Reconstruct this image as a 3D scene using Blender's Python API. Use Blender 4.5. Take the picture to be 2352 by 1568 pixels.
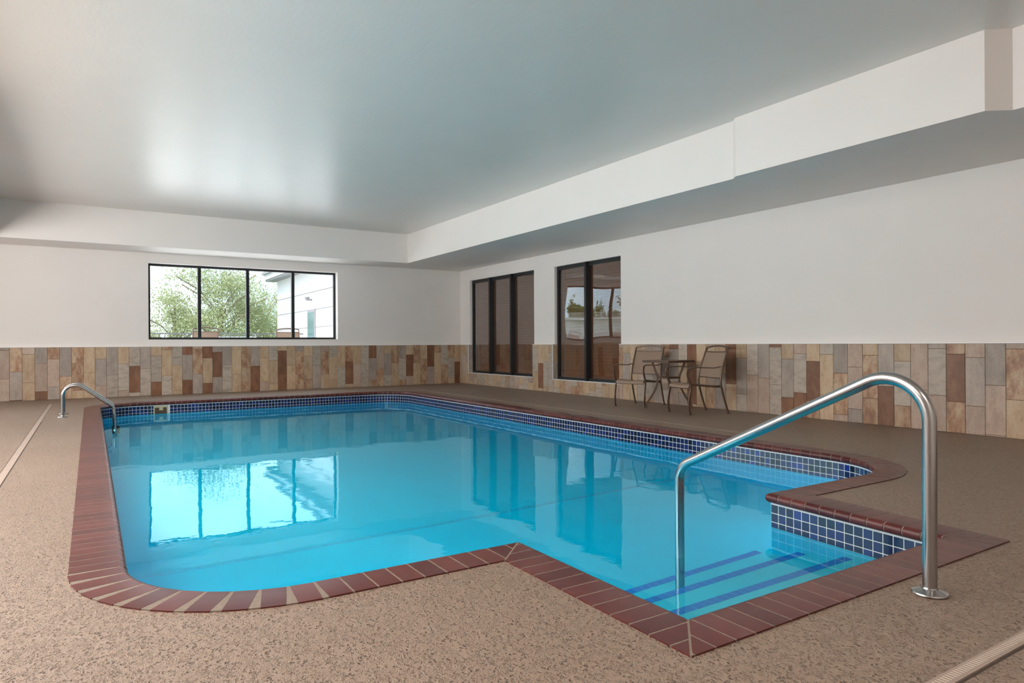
import bpy, bmesh, math, random
import numpy as np
from mathutils import Vector, Matrix
from mathutils.geometry import tessellate_polygon

for o in list(bpy.data.objects):
    bpy.data.objects.remove(o, do_unlink=True)
SC = bpy.context.scene
COL = SC.collection
rnd = random.Random(7)

# ------------------------------------------------------------------ camera
cd = bpy.data.cameras.new('camera')
cam = bpy.data.objects.new('camera', cd)
COL.objects.link(cam)
cd.sensor_width = 36.0
cd.lens = 1533.3 / 2352 * 36
cd.shift_y = (788.7 - 784) / 2352
cd.clip_end = 500
cam.matrix_world = (Matrix.Translation((0, 0, 1.0)) @ Matrix.Rotation(-math.radians(32.29), 4, 'Z')
                    @ Matrix.Rotation(math.radians(90), 4, 'X') @ Matrix.Rotation(-0.0054, 4, 'Z'))
SC.camera = cam

# ------------------------------------------------------------------ exposure, world
SC.view_settings.view_transform = 'Standard'
SC.view_settings.look = 'None'
SC.view_settings.gamma = 1.0
SC.view_settings.use_curve_mapping = False
SC.view_settings.exposure = 0.0
SC.cycles.sample_clamp_indirect = 6.0
SC.cycles.max_bounces = 12
SC.cycles.diffuse_bounces = 4

SKY = 2.3
W = bpy.data.worlds.new('world')
SC.world = W
W.use_nodes = True
nt = W.node_tree
nt.nodes.clear()
wo = nt.nodes.new('ShaderNodeOutputWorld')
bg = nt.nodes.new('ShaderNodeBackground')
tc = nt.nodes.new('ShaderNodeTexCoord')
sep = nt.nodes.new('ShaderNodeSeparateXYZ')
nt.links.new(tc.outputs['Generated'], sep.inputs[0])
mr = nt.nodes.new('ShaderNodeMapRange')                 # overcast-like: brighter towards the zenith
mr.inputs['From Min'].default_value = 0.0
mr.inputs['From Max'].default_value = 1.0
mr.inputs['To Min'].default_value = 1.0
mr.inputs['To Max'].default_value = 3.2
nt.links.new(sep.outputs['Z'], mr.inputs['Value'])
ns = nt.nodes.new('ShaderNodeTexNoise')
ns.inputs['Scale'].default_value = 3.2
ns.inputs['Detail'].default_value = 5
nt.links.new(tc.outputs['Generated'], ns.inputs['Vector'])
cr = nt.nodes.new('ShaderNodeValToRGB')
cr.color_ramp.elements[0].position = 0.38
cr.color_ramp.elements[0].color = (0.40, 0.68, 0.88, 1)
cr.color_ramp.elements[1].position = 0.60
cr.color_ramp.elements[1].color = (0.97, 0.99, 1.0, 1)
nt.links.new(ns.outputs['Fac'], cr.inputs['Fac'])
mu = nt.nodes.new('ShaderNodeMath')
mu.operation = 'MULTIPLY'
mu.inputs[1].default_value = SKY
nt.links.new(mr.outputs[0], mu.inputs[0])
nt.links.new(cr.outputs[0], bg.inputs['Color'])
nt.links.new(mu.outputs[0], bg.inputs['Strength'])
nt.links.new(bg.outputs[0], wo.inputs[0])

def area(name, loc, rot, sx, sy, power, color=(1, 1, 1), portal=False):
    l = bpy.data.lights.new(name, 'AREA')
    l.shape = 'RECTANGLE'
    l.size, l.size_y = sx, sy
    l.energy = power
    l.color = color
    l.cycles.is_portal = portal
    o = bpy.data.objects.new(name, l)
    o.location = loc
    o.rotation_euler = rot
    COL.objects.link(o)
    o['kind'] = 'structure'
    return o

R90 = math.radians(90)
area('window_portal', (2.91, 15.42, 1.89), (-R90, 0, 0), 3.85, 1.55, 1, portal=True)
# unseen fill lamp added along the left wall, standing in for side daylight
area('side_fill_light', (-3.28, 7.4, 1.75), (0, -R90, 0), 1.5, 10.6, 262, (1.0, 0.965, 0.93))
# added fill lamps, unseen: a ceiling strip on the left, a panel behind the camera
area('ceiling_fill_light', (-1.07, 4.0, 3.48), (0, 0, 0), 0.62, 7.6, 235, (1.0, 0.945, 0.89))
area('ceiling_fill_light', (1.6, -1.6, 3.48), (0, 0, 0), 1.2, 1.2, 35, (1.0, 0.95, 0.89))
# unseen lamps added under water at the pool walls to brighten the pool
area('underwater_fill_light', (1.05, 2.95, -0.62), (-R90, 0, 0), 1.2, 0.25, 36, (0.9, 0.98, 1.0))
area('underwater_fill_light', (4.60, 2.95, -0.62), (-R90, 0, 0), 1.2, 0.25, 7, (0.9, 0.98, 1.0))
area('underwater_fill_light', (0.20, 9.2, -0.50), (0, -R90, 0), 0.12, 6.8, 28, (0.9, 0.98, 1.0))
sun = bpy.data.lights.new('sun', 'SUN')
sun.energy = 8.0
sun.angle = math.radians(2)
sun.color = (1.0, 0.96, 0.9)
so = bpy.data.objects.new('sun', sun)
so.rotation_euler = (math.radians(38), 0, math.radians(-60))   # high, from behind the building on the left
COL.objects.link(so)

# ------------------------------------------------------------------ material helpers
def new_mat(name):
    m = bpy.data.materials.new(name)
    m.use_nodes = True
    n = m.node_tree
    n.nodes.clear()
    out = n.nodes.new('ShaderNodeOutputMaterial')
    b = n.nodes.new('ShaderNodeBsdfPrincipled')
    n.links.new(b.outputs[0], out.inputs['Surface'])
    return m, n, b, out

def N(n, t, **kw):
    x = n.nodes.new(t)
    for k, v in kw.items():
        if k in x.inputs.keys():
            x.inputs[k].default_value = v
        else:
            setattr(x, k, v)
    return x

def ramp(n, src, stops):
    r = n.nodes.new('ShaderNodeValToRGB')
    e = r.color_ramp.elements
    e[0].position, e[0].color = stops[0][0], (*stops[0][1], 1)
    e[1].position, e[1].color = stops[-1][0], (*stops[-1][1], 1)
    for p, c in stops[1:-1]:
        q = e.new(p)
        q.color = (*c, 1)
    n.links.new(src, r.inputs['Fac'])
    return r

def objco(n, scale=(1, 1, 1), loc=None):
    t = n.nodes.new('ShaderNodeTexCoord')
    m = n.nodes.new('ShaderNodeMapping')
    m.inputs['Scale'].default_value = scale
    n.links.new(t.outputs['Object'], m.inputs[0])
    return m.outputs[0]

def bump(n, b, h, strength, dist):
    bp = N(n, 'ShaderNodeBump', Strength=strength, Distance=dist)
    n.links.new(h, bp.inputs['Height'])
    n.links.new(bp.outputs[0], b.inputs['Normal'])
    return bp

def plain(name, col, rough=0.5, metal=0.0, noise=0.0, nscale=20, spec=0.5, bmp=0.0):
    m, n, b, o = new_mat(name)
    b.inputs['Base Color'].default_value = (*col, 1)
    b.inputs['Roughness'].default_value = rough
    b.inputs['Metallic'].default_value = metal
    b.inputs['Specular IOR Level'].default_value = spec
    if noise or bmp:
        co = objco(n)
        t = N(n, 'ShaderNodeTexNoise', Scale=nscale, Detail=4)
        n.links.new(co, t.inputs['Vector'])
        if noise:
            lo = tuple(c * (1 - noise) for c in col)
            hi = tuple(min(1, c * (1 + noise)) for c in col)
            r = ramp(n, t.outputs['Fac'], [(0.3, lo), (0.7, hi)])
            n.links.new(r.outputs[0], b.inputs['Base Color'])
        if bmp:
            bump(n, b, t.outputs['Fac'], bmp, 0.002)
    return m

M = {}
M['wall'] = plain('wall_paint', (0.87, 0.805, 0.76), 0.55, noise=0.015, nscale=1.5, spec=0.3)
M['ceiling'] = plain('ceiling_paint', (0.82, 0.745, 0.68), 0.33, noise=0.02, nscale=1.0, spec=0.75)
n = M['ceiling'].node_tree
b = n.nodes['Principled BSDF']
co = objco(n, (3.0, 0.9, 1))
t = N(n, 'ShaderNodeTexNoise', Scale=9.0, Detail=6)
n.links.new(co, t.inputs['Vector'])
bump(n, b, t.outputs['Fac'], 0.35, 0.004)
M['black'] = plain('black_metal', (0.010, 0.010, 0.012), 0.35)
M['trim'] = plain('metal_trim', (0.92, 0.91, 0.90), 0.3, 0.0)
M['void'] = plain('dark_room', (0.05, 0.04, 0.035), 0.8)
M['bronze'] = plain('bronze_metal', (0.13, 0.078, 0.052), 0.34, 0.35, spec=0.7)
M['foot'] = plain('dark_plastic', (0.05, 0.04, 0.035), 0.5)

# deck: knockdown textured coating, a trowelled plateau broken by irregular pits
m, n, b, o = new_mat('deck_coating')
co = objco(n)
wn = N(n, 'ShaderNodeTexNoise', Scale=60, Detail=3)
n.links.new(co, wn.inputs['Vector'])
wsc = N(n, 'ShaderNodeVectorMath', operation='SCALE')
wsc.inputs['Scale'].default_value = 0.030
n.links.new(wn.outputs['Color'], wsc.inputs[0])
wad = N(n, 'ShaderNodeVectorMath', operation='ADD')
n.links.new(co, wad.inputs[0])
n.links.new(wsc.outputs[0], wad.inputs[1])
v1 = N(n, 'ShaderNodeTexVoronoi', Scale=62)
v2 = N(n, 'ShaderNodeTexVoronoi', Scale=125)
n.links.new(wad.outputs[0], v1.inputs['Vector'])
n.links.new(wad.outputs[0], v2.inputs['Vector'])
n1 = N(n, 'ShaderNodeTexNoise', Scale=17, Detail=3)
n2 = N(n, 'ShaderNodeTexNoise', Scale=170, Detail=3)
n3 = N(n, 'ShaderNodeTexNoise', Scale=0.55, Detail=3)
for q in (n1, n2, n3):
    n.links.new(co, q.inputs['Vector'])
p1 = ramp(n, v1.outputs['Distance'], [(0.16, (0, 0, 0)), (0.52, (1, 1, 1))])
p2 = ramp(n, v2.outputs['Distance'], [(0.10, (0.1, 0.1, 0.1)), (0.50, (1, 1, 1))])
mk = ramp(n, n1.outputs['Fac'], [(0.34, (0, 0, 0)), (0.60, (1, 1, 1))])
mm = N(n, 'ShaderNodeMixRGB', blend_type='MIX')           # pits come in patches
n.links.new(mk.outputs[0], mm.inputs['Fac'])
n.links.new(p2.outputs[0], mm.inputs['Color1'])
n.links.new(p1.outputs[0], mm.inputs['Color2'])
ad2 = N(n, 'ShaderNodeMath', operation='MULTIPLY_ADD')
n.links.new(n2.outputs['Fac'], ad2.inputs[0])
ad2.inputs[1].default_value = 0.55
n.links.new(mm.outputs[0], ad2.inputs[2])
bump(n, b, ad2.outputs[0], 1.0, 0.0062)
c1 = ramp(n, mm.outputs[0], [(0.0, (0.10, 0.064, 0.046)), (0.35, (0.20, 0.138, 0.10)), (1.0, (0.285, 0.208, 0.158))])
c2 = ramp(n, n3.outputs['Fac'], [(0.3, (0.90, 0.86, 0.82)), (0.7, (1.04, 1.02, 1.0))])
mx = N(n, 'ShaderNodeMixRGB', blend_type='MULTIPLY', Fac=1.0)
n.links.new(c1.outputs[0], mx.inputs['Color1'])
n.links.new(c2.outputs[0], mx.inputs['Color2'])
n.links.new(mx.outputs[0], b.inputs['Base Color'])
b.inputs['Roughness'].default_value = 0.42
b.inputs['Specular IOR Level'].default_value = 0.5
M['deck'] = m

# slate-look wall tiles, one material per colourway
def tile_mat(name, cols, streak=0, rust=0.0):
    m, n, b, o = new_mat(name)
    oi = n.nodes.new('ShaderNodeObjectInfo')
    t = n.nodes.new('ShaderNodeTexCoord')
    mp = n.nodes.new('ShaderNodeMapping')
    mp.inputs['Scale'].default_value = (1, 1, 0.45) if streak != 2 else (1, 1, 2.2)
    if streak == 2:
        mp.inputs['Rotation'].default_value = (0.5, 0.5, 0)
    mp2 = n.nodes.new('ShaderNodeVectorMath')
    mp2.operation = 'ADD'
    mk = n.nodes.new('ShaderNodeVectorMath')
    mk.operation = 'SCALE'
    cmb = n.nodes.new('ShaderNodeCombineXYZ')
    for k in range(3):
        n.links.new(oi.outputs['Random'], cmb.inputs[k])
    n.links.new(cmb.outputs[0], mk.inputs[0])
    mk.inputs['Scale'].default_value = 57.0
    n.links.new(t.outputs['Object'], mp.inputs[0])
    n.links.new(mp.outputs[0], mp2.inputs[0])
    n.links.new(mk.outputs[0], mp2.inputs[1])
    a = N(n, 'ShaderNodeTexNoise', Scale=9.0 if streak != 2 else 7, Detail=9, Roughness=0.68)
    f = N(n, 'ShaderNodeTexNoise', Scale=120.0, Detail=6, Roughness=0.7)
    n.links.new(mp2.outputs[0], a.inputs['Vector'])
    n.links.new(mp2.outputs[0], f.inputs['Vector'])
    r = ramp(n, a.outputs['Fac'], cols)
    hsv = N(n, 'ShaderNodeHueSaturation')
    mr = N(n, 'ShaderNodeMapRange')
    mr.inputs['To Min'].default_value = 0.86
    mr.inputs['To Max'].default_value = 1.10
    n.links.new(oi.outputs['Random'], mr.inputs['Value'])
    n.links.new(mr.outputs[0], hsv.inputs['Value'])
    n.links.new(r.outputs[0], hsv.inputs['Color'])
    fr = ramp(n, f.outputs['Fac'], [(0.3, (0.80, 0.79, 0.78)), (0.7, (1.08, 1.08, 1.08))])
    mx = N(n, 'ShaderNodeMixRGB', blend_type='MULTIPLY', Fac=1.0)
    g2 = N(n, 'ShaderNodeTexNoise', Scale=17.0, Detail=9, Roughness=0.75)
    n.links.new(mp2.outputs[0], g2.inputs['Vector'])
    gr = ramp(n, g2.outputs['Fac'], [(0.50, (0, 0, 0)), (0.66, (rust, rust, rust))])
    mr2 = N(n, 'ShaderNodeMixRGB', blend_type='MIX')
    mr2.inputs['Color2'].default_value = (0.31, 0.165, 0.10, 1)
    n.links.new(gr.outputs[0], mr2.inputs['Fac'])
    n.links.new(hsv.outputs[0], mr2.inputs['Color1'])
    n.links.new(mr2.outputs[0], mx.inputs['Color1'])
    n.links.new(fr.outputs[0], mx.inputs['Color2'])
    n.links.new(mx.outputs[0], b.inputs['Base Color'])
    b.inputs['Roughness'].default_value = 0.42
    b.inputs['Specular IOR Level'].default_value = 0.45
    bump(n, b, a.outputs['Fac'], 0.35, 0.004)
    return m

TM = {
    'T': tile_mat('tan_tile', [(0.3, (0.44, 0.29, 0.175)), (0.5, (0.55, 0.39, 0.25)), (0.72, (0.61, 0.47, 0.335))], rust=0.30),
    'P': tile_mat('pink_beige_tile', [(0.3, (0.36, 0.27, 0.215)), (0.5, (0.49, 0.355, 0.275)), (0.75, (0.51, 0.43, 0.36))], rust=0.30),
    'G': tile_mat('grey_tile', [(0.3, (0.30, 0.24, 0.20)), (0.5, (0.395, 0.32, 0.27)), (0.75, (0.49, 0.39, 0.32))]),
    'B': tile_mat('brown_tile', [(0.3, (0.17, 0.075, 0.040)), (0.5, (0.235, 0.105, 0.055)), (0.75, (0.31, 0.16, 0.09))]),
    'L': tile_mat('slate_tile', [(0.3, (0.35, 0.28, 0.225)), (0.5, (0.49, 0.41, 0.335)), (0.75, (0.56, 0.48, 0.40))], streak=2, rust=0.28),
    'S': tile_mat('rust_streak_tile', [(0.32, (0.21, 0.12, 0.085)), (0.44, (0.40, 0.215, 0.125)), (0.54, (0.52, 0.355, 0.225)), (0.75, (0.56, 0.44, 0.31))], rust=0.65),
}
M['grout_tan'] = plain('tan_grout', (0.17, 0.055, 0.038), 0.8)

# coping brick and grout
m, n, b, o = new_mat('coping_brick')
oi = n.nodes.new('ShaderNodeObjectInfo')
gi = n.nodes.new('ShaderNodeNewGeometry')
am = N(n, 'ShaderNodeMath', operation='ADD')
n.links.new(oi.outputs['Random'], am.inputs[0])
n.links.new(gi.outputs['Random Per Island'], am.inputs[1])
fm = N(n, 'ShaderNodeMath', operation='FRACT')
n.links.new(am.outputs[0], fm.inputs[0])
r = ramp(n, fm.outputs[0], [(0.0, (0.072, 0.012, 0.011)), (0.5, (0.094, 0.017, 0.014)), (1.0, (0.12, 0.026, 0.021))])
co = objco(n)
t = N(n, 'ShaderNodeTexNoise', Scale=14, Detail=6, Roughness=0.6)
n.links.new(co, t.inputs['Vector'])
r2 = ramp(n, t.outputs['Fac'], [(0.3, (0.85, 0.85, 0.85)), (0.7, (1.12, 1.12, 1.12))])
mx = N(n, 'ShaderNodeMixRGB', blend_type='MULTIPLY', Fac=1.0)
n.links.new(r.outputs[0], mx.inputs['Color1'])
n.links.new(r2.outputs[0], mx.inputs['Color2'])
n.links.new(mx.outputs[0], b.inputs['Base Color'])
b.inputs['Roughness'].default_value = 0.30
b.inputs['Specular IOR Level'].default_value = 0.38
bump(n, b, t.outputs['Fac'], 0.15, 0.003)
M['brick'] = m
M['grout'] = plain('sand_grout', (0.20, 0.155, 0.122), 0.9, noise=0.12, nscale=60, bmp=0.5)
M['grout_white'] = plain('white_grout', (0.62, 0.62, 0.61), 0.7)

# cobalt glass tiles
m, n, b, o = new_mat('cobalt_tile')
oi = n.nodes.new('ShaderNodeObjectInfo')
gi = n.nodes.new('ShaderNodeNewGeometry')
am = N(n, 'ShaderNodeMath', operation='ADD')
n.links.new(oi.outputs['Random'], am.inputs[0])
n.links.new(gi.outputs['Random Per Island'], am.inputs[1])
fm = N(n, 'ShaderNodeMath', operation='FRACT')
n.links.new(am.outputs[0], fm.inputs[0])
r = ramp(n, fm.outputs[0], [(0.0, (0.004, 0.006, 0.026)), (0.35, (0.007, 0.012, 0.060)), (0.88, (0.008, 0.016, 0.095)), (1.0, (0.010, 0.026, 0.19))])
n.links.new(r.outputs[0], b.inputs['Base Color'])
co = objco(n)
t = N(n, 'ShaderNodeTexNoise', Scale=40, Detail=3)
n.links.new(co, t.inputs['Vector'])
bump(n, b, t.outputs['Fac'], 0.12, 0.002)
b.inputs['Roughness'].default_value = 0.10
b.inputs['Specular IOR Level'].default_value = 0.4
M['cobalt'] = m
M['step_tile'] = plain('royal_blue_tile', (0.015, 0.24, 0.72), 0.2)
M['stripe'] = plain('light_blue_tile', (0.20, 0.62, 0.80), 0.3)
M['plaster'] = plain('pool_plaster', (0.10, 0.73, 0.90), 0.7, noise=0.02, nscale=2)

# stainless steel
m, n, b, o = new_mat('stainless_steel')
b.inputs['Base Color'].default_value = (0.44, 0.435, 0.43, 1)
b.inputs['Metallic'].default_value = 1.0
b.inputs['Roughness'].default_value = 0.20
co = objco(n, (1, 1, 0.05))
t = N(n, 'ShaderNodeTexNoise', Scale=160, Detail=2)
n.links.new(co, t.inputs['Vector'])
rr = N(n, 'ShaderNodeMapRange')
rr.inputs['To Min'].default_value = 0.17
rr.inputs['To Max'].default_value = 0.30
n.links.new(t.outputs['Fac'], rr.inputs['Value'])
n.links.new(rr.outputs[0], b.inputs['Roughness'])
M['steel'] = m

# water: refracting surface with fine ripples and absorbing volume
m = bpy.data.materials.new('pool_water')
m.use_nodes = True
n = m.node_tree
n.nodes.clear()
o = n.nodes.new('ShaderNodeOutputMaterial')
g = N(n, 'ShaderNodeBsdfRefraction', IOR=1.33, Roughness=0.0)
g.inputs['Color'].default_value = (1, 1, 1, 1)
gs = N(n, 'ShaderNodeBsdfGlossy', Roughness=0.0)
gs.inputs['Color'].default_value = (0.66, 0.96, 1.0, 1)
fr_ = N(n, 'ShaderNodeFresnel', IOR=1.28)
mxs = n.nodes.new('ShaderNodeMixShader')
n.links.new(fr_.outputs[0], mxs.inputs[0])
n.links.new(g.outputs[0], mxs.inputs[1])
n.links.new(gs.outputs[0], mxs.inputs[2])
va = N(n, 'ShaderNodeVolumeAbsorption', Density=2.0)
va.inputs['Color'].default_value = (0.0, 0.968, 0.992, 1)
co = objco(n, (1, 1, 1))
t1 = N(n, 'ShaderNodeTexNoise', Scale=1.6, Detail=2)
t2 = N(n, 'ShaderNodeTexNoise', Scale=11, Detail=2)
n.links.new(co, t1.inputs['Vector'])
n.links.new(co, t2.inputs['Vector'])
ad = N(n, 'ShaderNodeMath', operation='MULTIPLY_ADD')
n.links.new(t2.outputs['Fac'], ad.inputs[0])
ad.inputs[1].default_value = 0.10
n.links.new(t1.outputs['Fac'], ad.inputs[2])
bp = N(n, 'ShaderNodeBump', Strength=1.0, Distance=0.0028)
n.links.new(ad.outputs[0], bp.inputs['Height'])
for q_ in (g, gs, fr_):
    n.links.new(bp.outputs[0], q_.inputs['Normal'])
n.links.new(mxs.outputs[0], o.inputs['Surface'])
n.links.new(va.outputs[0], o.inputs['Volume'])
M['water'] = m

def glass_mat(name, base, gain, power, tint=(1, 1, 1), wavy=0.0):
    m = bpy.data.materials.new(name)
    m.use_nodes = True
    n = m.node_tree
    n.nodes.clear()
    o = n.nodes.new('ShaderNodeOutputMaterial')
    tr = n.nodes.new('ShaderNodeBsdfTransparent')
    tr.inputs[0].default_value = (*tint, 1)
    gl = N(n, 'ShaderNodeBsdfGlossy', Roughness=0.0)
    gl.inputs['Color'].default_value = (1, 1, 1, 1)
    lw = N(n, 'ShaderNodeLayerWeight', Blend=0.5)
    pw = N(n, 'ShaderNodeMath', operation='POWER')
    pw.inputs[1].default_value = power
    n.links.new(lw.outputs['Facing'], pw.inputs[0])
    ma = N(n, 'ShaderNodeMath', operation='MULTIPLY_ADD')
    n.links.new(pw.outputs[0], ma.inputs[0])
    ma.inputs[1].default_value = gain
    ma.inputs[2].default_value = base
    ms = n.nodes.new('ShaderNodeMixShader')
    n.links.new(ma.outputs[0], ms.inputs[0])
    n.links.new(tr.outputs[0], ms.inputs[1])
    n.links.new(gl.outputs[0], ms.inputs[2])
    n.links.new(ms.outputs[0], o.inputs['Surface'])
    if wavy:
        co = objco(n)
        t = N(n, 'ShaderNodeTexNoise', Scale=1.3, Detail=0)
        n.links.new(co, t.inputs['Vector'])
        bp = N(n, 'ShaderNodeBump', Strength=1.0, Distance=wavy)
        n.links.new(t.outputs['Fac'], bp.inputs['Height'])
        n.links.new(bp.outputs[0], gl.inputs['Normal'])
    return m
M['glass'] = glass_mat('clear_glass', 0.03, 0.9, 5)
M['mirror_glass'] = glass_mat('reflective_glass', 0.0, 1.15, 2.4, (0.97, 0.95, 0.93), wavy=0.006)
M['table_glass'] = plain('frosted_glass', (0.36, 0.38, 0.36), 0.12, spec=0.8)

# blinds
m, n, b, o = new_mat('stained_wood')
oi = n.nodes.new('ShaderNodeObjectInfo')
co = objco(n, (1, 1.2, 14))
t = N(n, 'ShaderNodeTexNoise', Scale=6, Detail=5)
n.links.new(co, t.inputs['Vector'])
r = ramp(n, t.outputs['Fac'], [(0.3, (0.12, 0.036, 0.007)), (0.7, (0.20, 0.066, 0.014))])
n.links.new(r.outputs[0], b.inputs['Base Color'])
b.inputs['Roughness'].default_value = 0.4
M['wood'] = m

# sling fabric
m, n, b, o = new_mat('sling_fabric')
co = objco(n)
wv = N(n, 'ShaderNodeTexWave', Scale=30, Distortion=3.0, bands_direction='Z')
wv.inputs['Detail'].default_value = 3
n.links.new(co, wv.inputs['Vector'])
r = ramp(n, wv.outputs['Fac'], [(0.0, (0.235, 0.155, 0.11)), (1.0, (0.37, 0.255, 0.185))])
n.links.new(r.outputs[0], b.inputs['Base Color'])
b.inputs['Roughness'].default_value = 0.75
M['sling'] = m

# outdoors
def leaf_mat(name, c0, c1, c2):
    m, n, b, o = new_mat(name)
    gi = n.nodes.new('ShaderNodeNewGeometry')
    r = ramp(n, gi.outputs['Random Per Island'], [(0.0, c0), (0.5, c1), (1.0, c2)])
    n.links.new(r.outputs[0], b.inputs['Base Color'])
    b.inputs['Roughness'].default_value = 0.6
    tl = n.nodes.new('ShaderNodeBsdfTranslucent')
    n.links.new(r.outputs[0], tl.inputs[0])
    ms = N(n, 'ShaderNodeMixShader', Fac=0.4)
    n.links.new(b.outputs[0], ms.inputs[1])
    n.links.new(tl.outputs[0], ms.inputs[2])
    n.links.new(ms.outputs[0], o.inputs['Surface'])
    return m
M['leaf'] = leaf_mat('leaf', (0.13, 0.16, 0.065), (0.21, 0.24, 0.11), (0.31, 0.31, 0.17))
M['leaf_dark'] = leaf_mat('dark_leaf', (0.07, 0.11, 0.03), (0.12, 0.17, 0.05), (0.19, 0.22, 0.08))
M['bark'] = plain('bark', (0.16, 0.12, 0.09), 0.9, noise=0.3, nscale=8)
M['siding'] = plain('white_stucco', (0.40, 0.39, 0.40), 0.8)
M['joint'] = plain('grey_joint', (0.12, 0.12, 0.125), 0.8)
M['eave'] = plain('grey_fascia', (0.13, 0.13, 0.14), 0.6)
M['patio'] = plain('pale_concrete', (0.74, 0.71, 0.68), 0.8, noise=0.06, nscale=3)
M['fence'] = plain('grey_railing', (0.045, 0.045, 0.05), 0.5)
M['car'] = plain('silver_paint', (0.35, 0.38, 0.42), 0.25, 0.6)
M['carglass'] = plain('dark_car_glass', (0.02, 0.03, 0.04), 0.1)
M['teal'] = plain('tinted_door_glass', (0.05, 0.10, 0.11), 0.1, spec=0.8)
M['grass'] = plain('lawn', (0.12, 0.18, 0.05), 0.9, noise=0.2, nscale=2)
M['rubber'] = plain('black_rubber', (0.02, 0.02, 0.02), 0.6)
M['skimmer'] = plain('beige_plastic', (0.42, 0.37, 0.22), 0.5)
M['skimmer_dark'] = plain('skimmer_throat', (0.06, 0.03, 0.012), 0.6)

# ------------------------------------------------------------------ mesh helpers
def link(name, me, mat, parent=None, smooth=False):
    ob = bpy.data.objects.new(name, me)
    COL.objects.link(ob)
    if mat is not None and len(me.materials) == 0:
        me.materials.append(mat)
    if smooth:
        for p in me.polygons:
            p.use_smooth = True
    if parent is not None:
        ob.parent = parent
    return ob

def mesh(name, vs, fs):
    me = bpy.data.meshes.new(name)
    me.from_pydata([tuple(v) for v in vs], [], fs)
    me.validate()
    me.update()
    return me

class MB:
    def __init__(s):
        s.v, s.f = [], []
    def add(s, vs, fs):
        k = len(s.v)
        s.v += [tuple(v) for v in vs]
        s.f += [tuple(i + k for i in f) for f in fs]
        return s
    def box(s, x0, x1, y0, y1, z0, z1):
        return s.add([(x0, y0, z0), (x1, y0, z0), (x1, y1, z0), (x0, y1, z0), (x0, y0, z1), (x1, y0, z1), (x1, y1, z1), (x0, y1, z1)],
                     [(0, 3, 2, 1), (4, 5, 6, 7), (0, 1, 5, 4), (1, 2, 6, 5), (2, 3, 7, 6), (3, 0, 4, 7)])
    def quad(s, a, b, c, d):
        return s.add([a, b, c, d], [(0, 1, 2, 3)])
    def sweep(s, pts, sec, up=(0, 0, 1), cap=True, closed=False):
        pts = [Vector(p) for p in pts]
        np_, ns_ = len(pts), len(sec)
        vs = []
        side = None
        for i, p in enumerate(pts):
            if closed:
                t = (pts[(i + 1) % np_] - pts[i - 1]).normalized()
            else:
                t = (pts[min(i + 1, np_ - 1)] - pts[max(i - 1, 0)]).normalized()
            if side is None:
                u = Vector(up)
                if abs(u.dot(t)) > 0.95:
                    u = Vector((1, 0, 0)) if abs(t.x) < 0.9 else Vector((0, 1, 0))
                side = t.cross(u).normalized()
            else:
                side = (side - t * side.dot(t)).normalized()
            nn = side.cross(t)
            for (a, b_) in sec:
                vs.append(p + side * a + nn * b_)
        fs = []
        for i in range(np_ if closed else np_ - 1):
            j = (i + 1) % np_
            for k in range(ns_):
                l = (k + 1) % ns_
                fs.append((i * ns_ + k, i * ns_ + l, j * ns_ + l, j * ns_ + k))
        if cap and not closed:
            fs.append(tuple(reversed(range(ns_))))
            fs.append(tuple(range((np_ - 1) * ns_, np_ * ns_)))
        return s.add(vs, fs)
    def tube(s, pts, r, n=12, **kw):
        return s.sweep(pts, [(r * math.cos(2 * math.pi * k / n), r * math.sin(2 * math.pi * k / n)) for k in range(n)], **kw)
    def bar(s, pts, w, h, **kw):
        c = min(w, h) * 0.25
        a, b_ = w / 2, h / 2
        return s.sweep(pts, [(-a + c, -b_), (a - c, -b_), (a, -b_ + c), (a, b_ - c), (a - c, b_), (-a + c, b_), (-a, b_ - c), (-a, -b_ + c)], **kw)
    def lathe(s, prof, n=32, c=(0, 0, 0)):
        vs, fs = [], []
        for (r, z) in prof:
            for k in range(n):
                a = 2 * math.pi * k / n
                vs.append((c[0] + r * math.cos(a), c[1] + r * math.sin(a), c[2] + z))
        for i in range(len(prof) - 1):
            for k in range(n):
                l = (k + 1) % n
                fs.append((i * n + k, i * n + l, (i + 1) * n + l, (i + 1) * n + k))
        return s.add(vs, fs)
    def build(s, name, mat, parent=None, smooth=False, fix=True):
        me = mesh(name, s.v, s.f)
        if fix:
            bm = bmesh.new()
            bm.from_mesh(me)
            bmesh.ops.recalc_face_normals(bm, faces=bm.faces)
            bm.to_mesh(me)
            bm.free()
        ob = link(name, me, mat, parent)
        if smooth:
            for p in me.polygons:
                p.use_smooth = True
            me.set_sharp_from_angle(angle=math.radians(42))
        return ob

def catmull(pts, n=8):
    P = [Vector(p) for p in pts]
    P = [P[0] * 2 - P[1]] + P + [P[-1] * 2 - P[-2]]
    out = []
    for i in range(1, len(P) - 2):
        for k in range(n):
            t = k / n
            a, b_, c, d = P[i - 1], P[i], P[i + 1], P[i + 2]
            out.append(0.5 * ((2 * b_) + (c - a) * t + (2 * a - 5 * b_ + 4 * c - d) * t * t + (3 * b_ - a - 3 * c + d) * t ** 3))
    out.append(P[-2])
    return out

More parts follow.
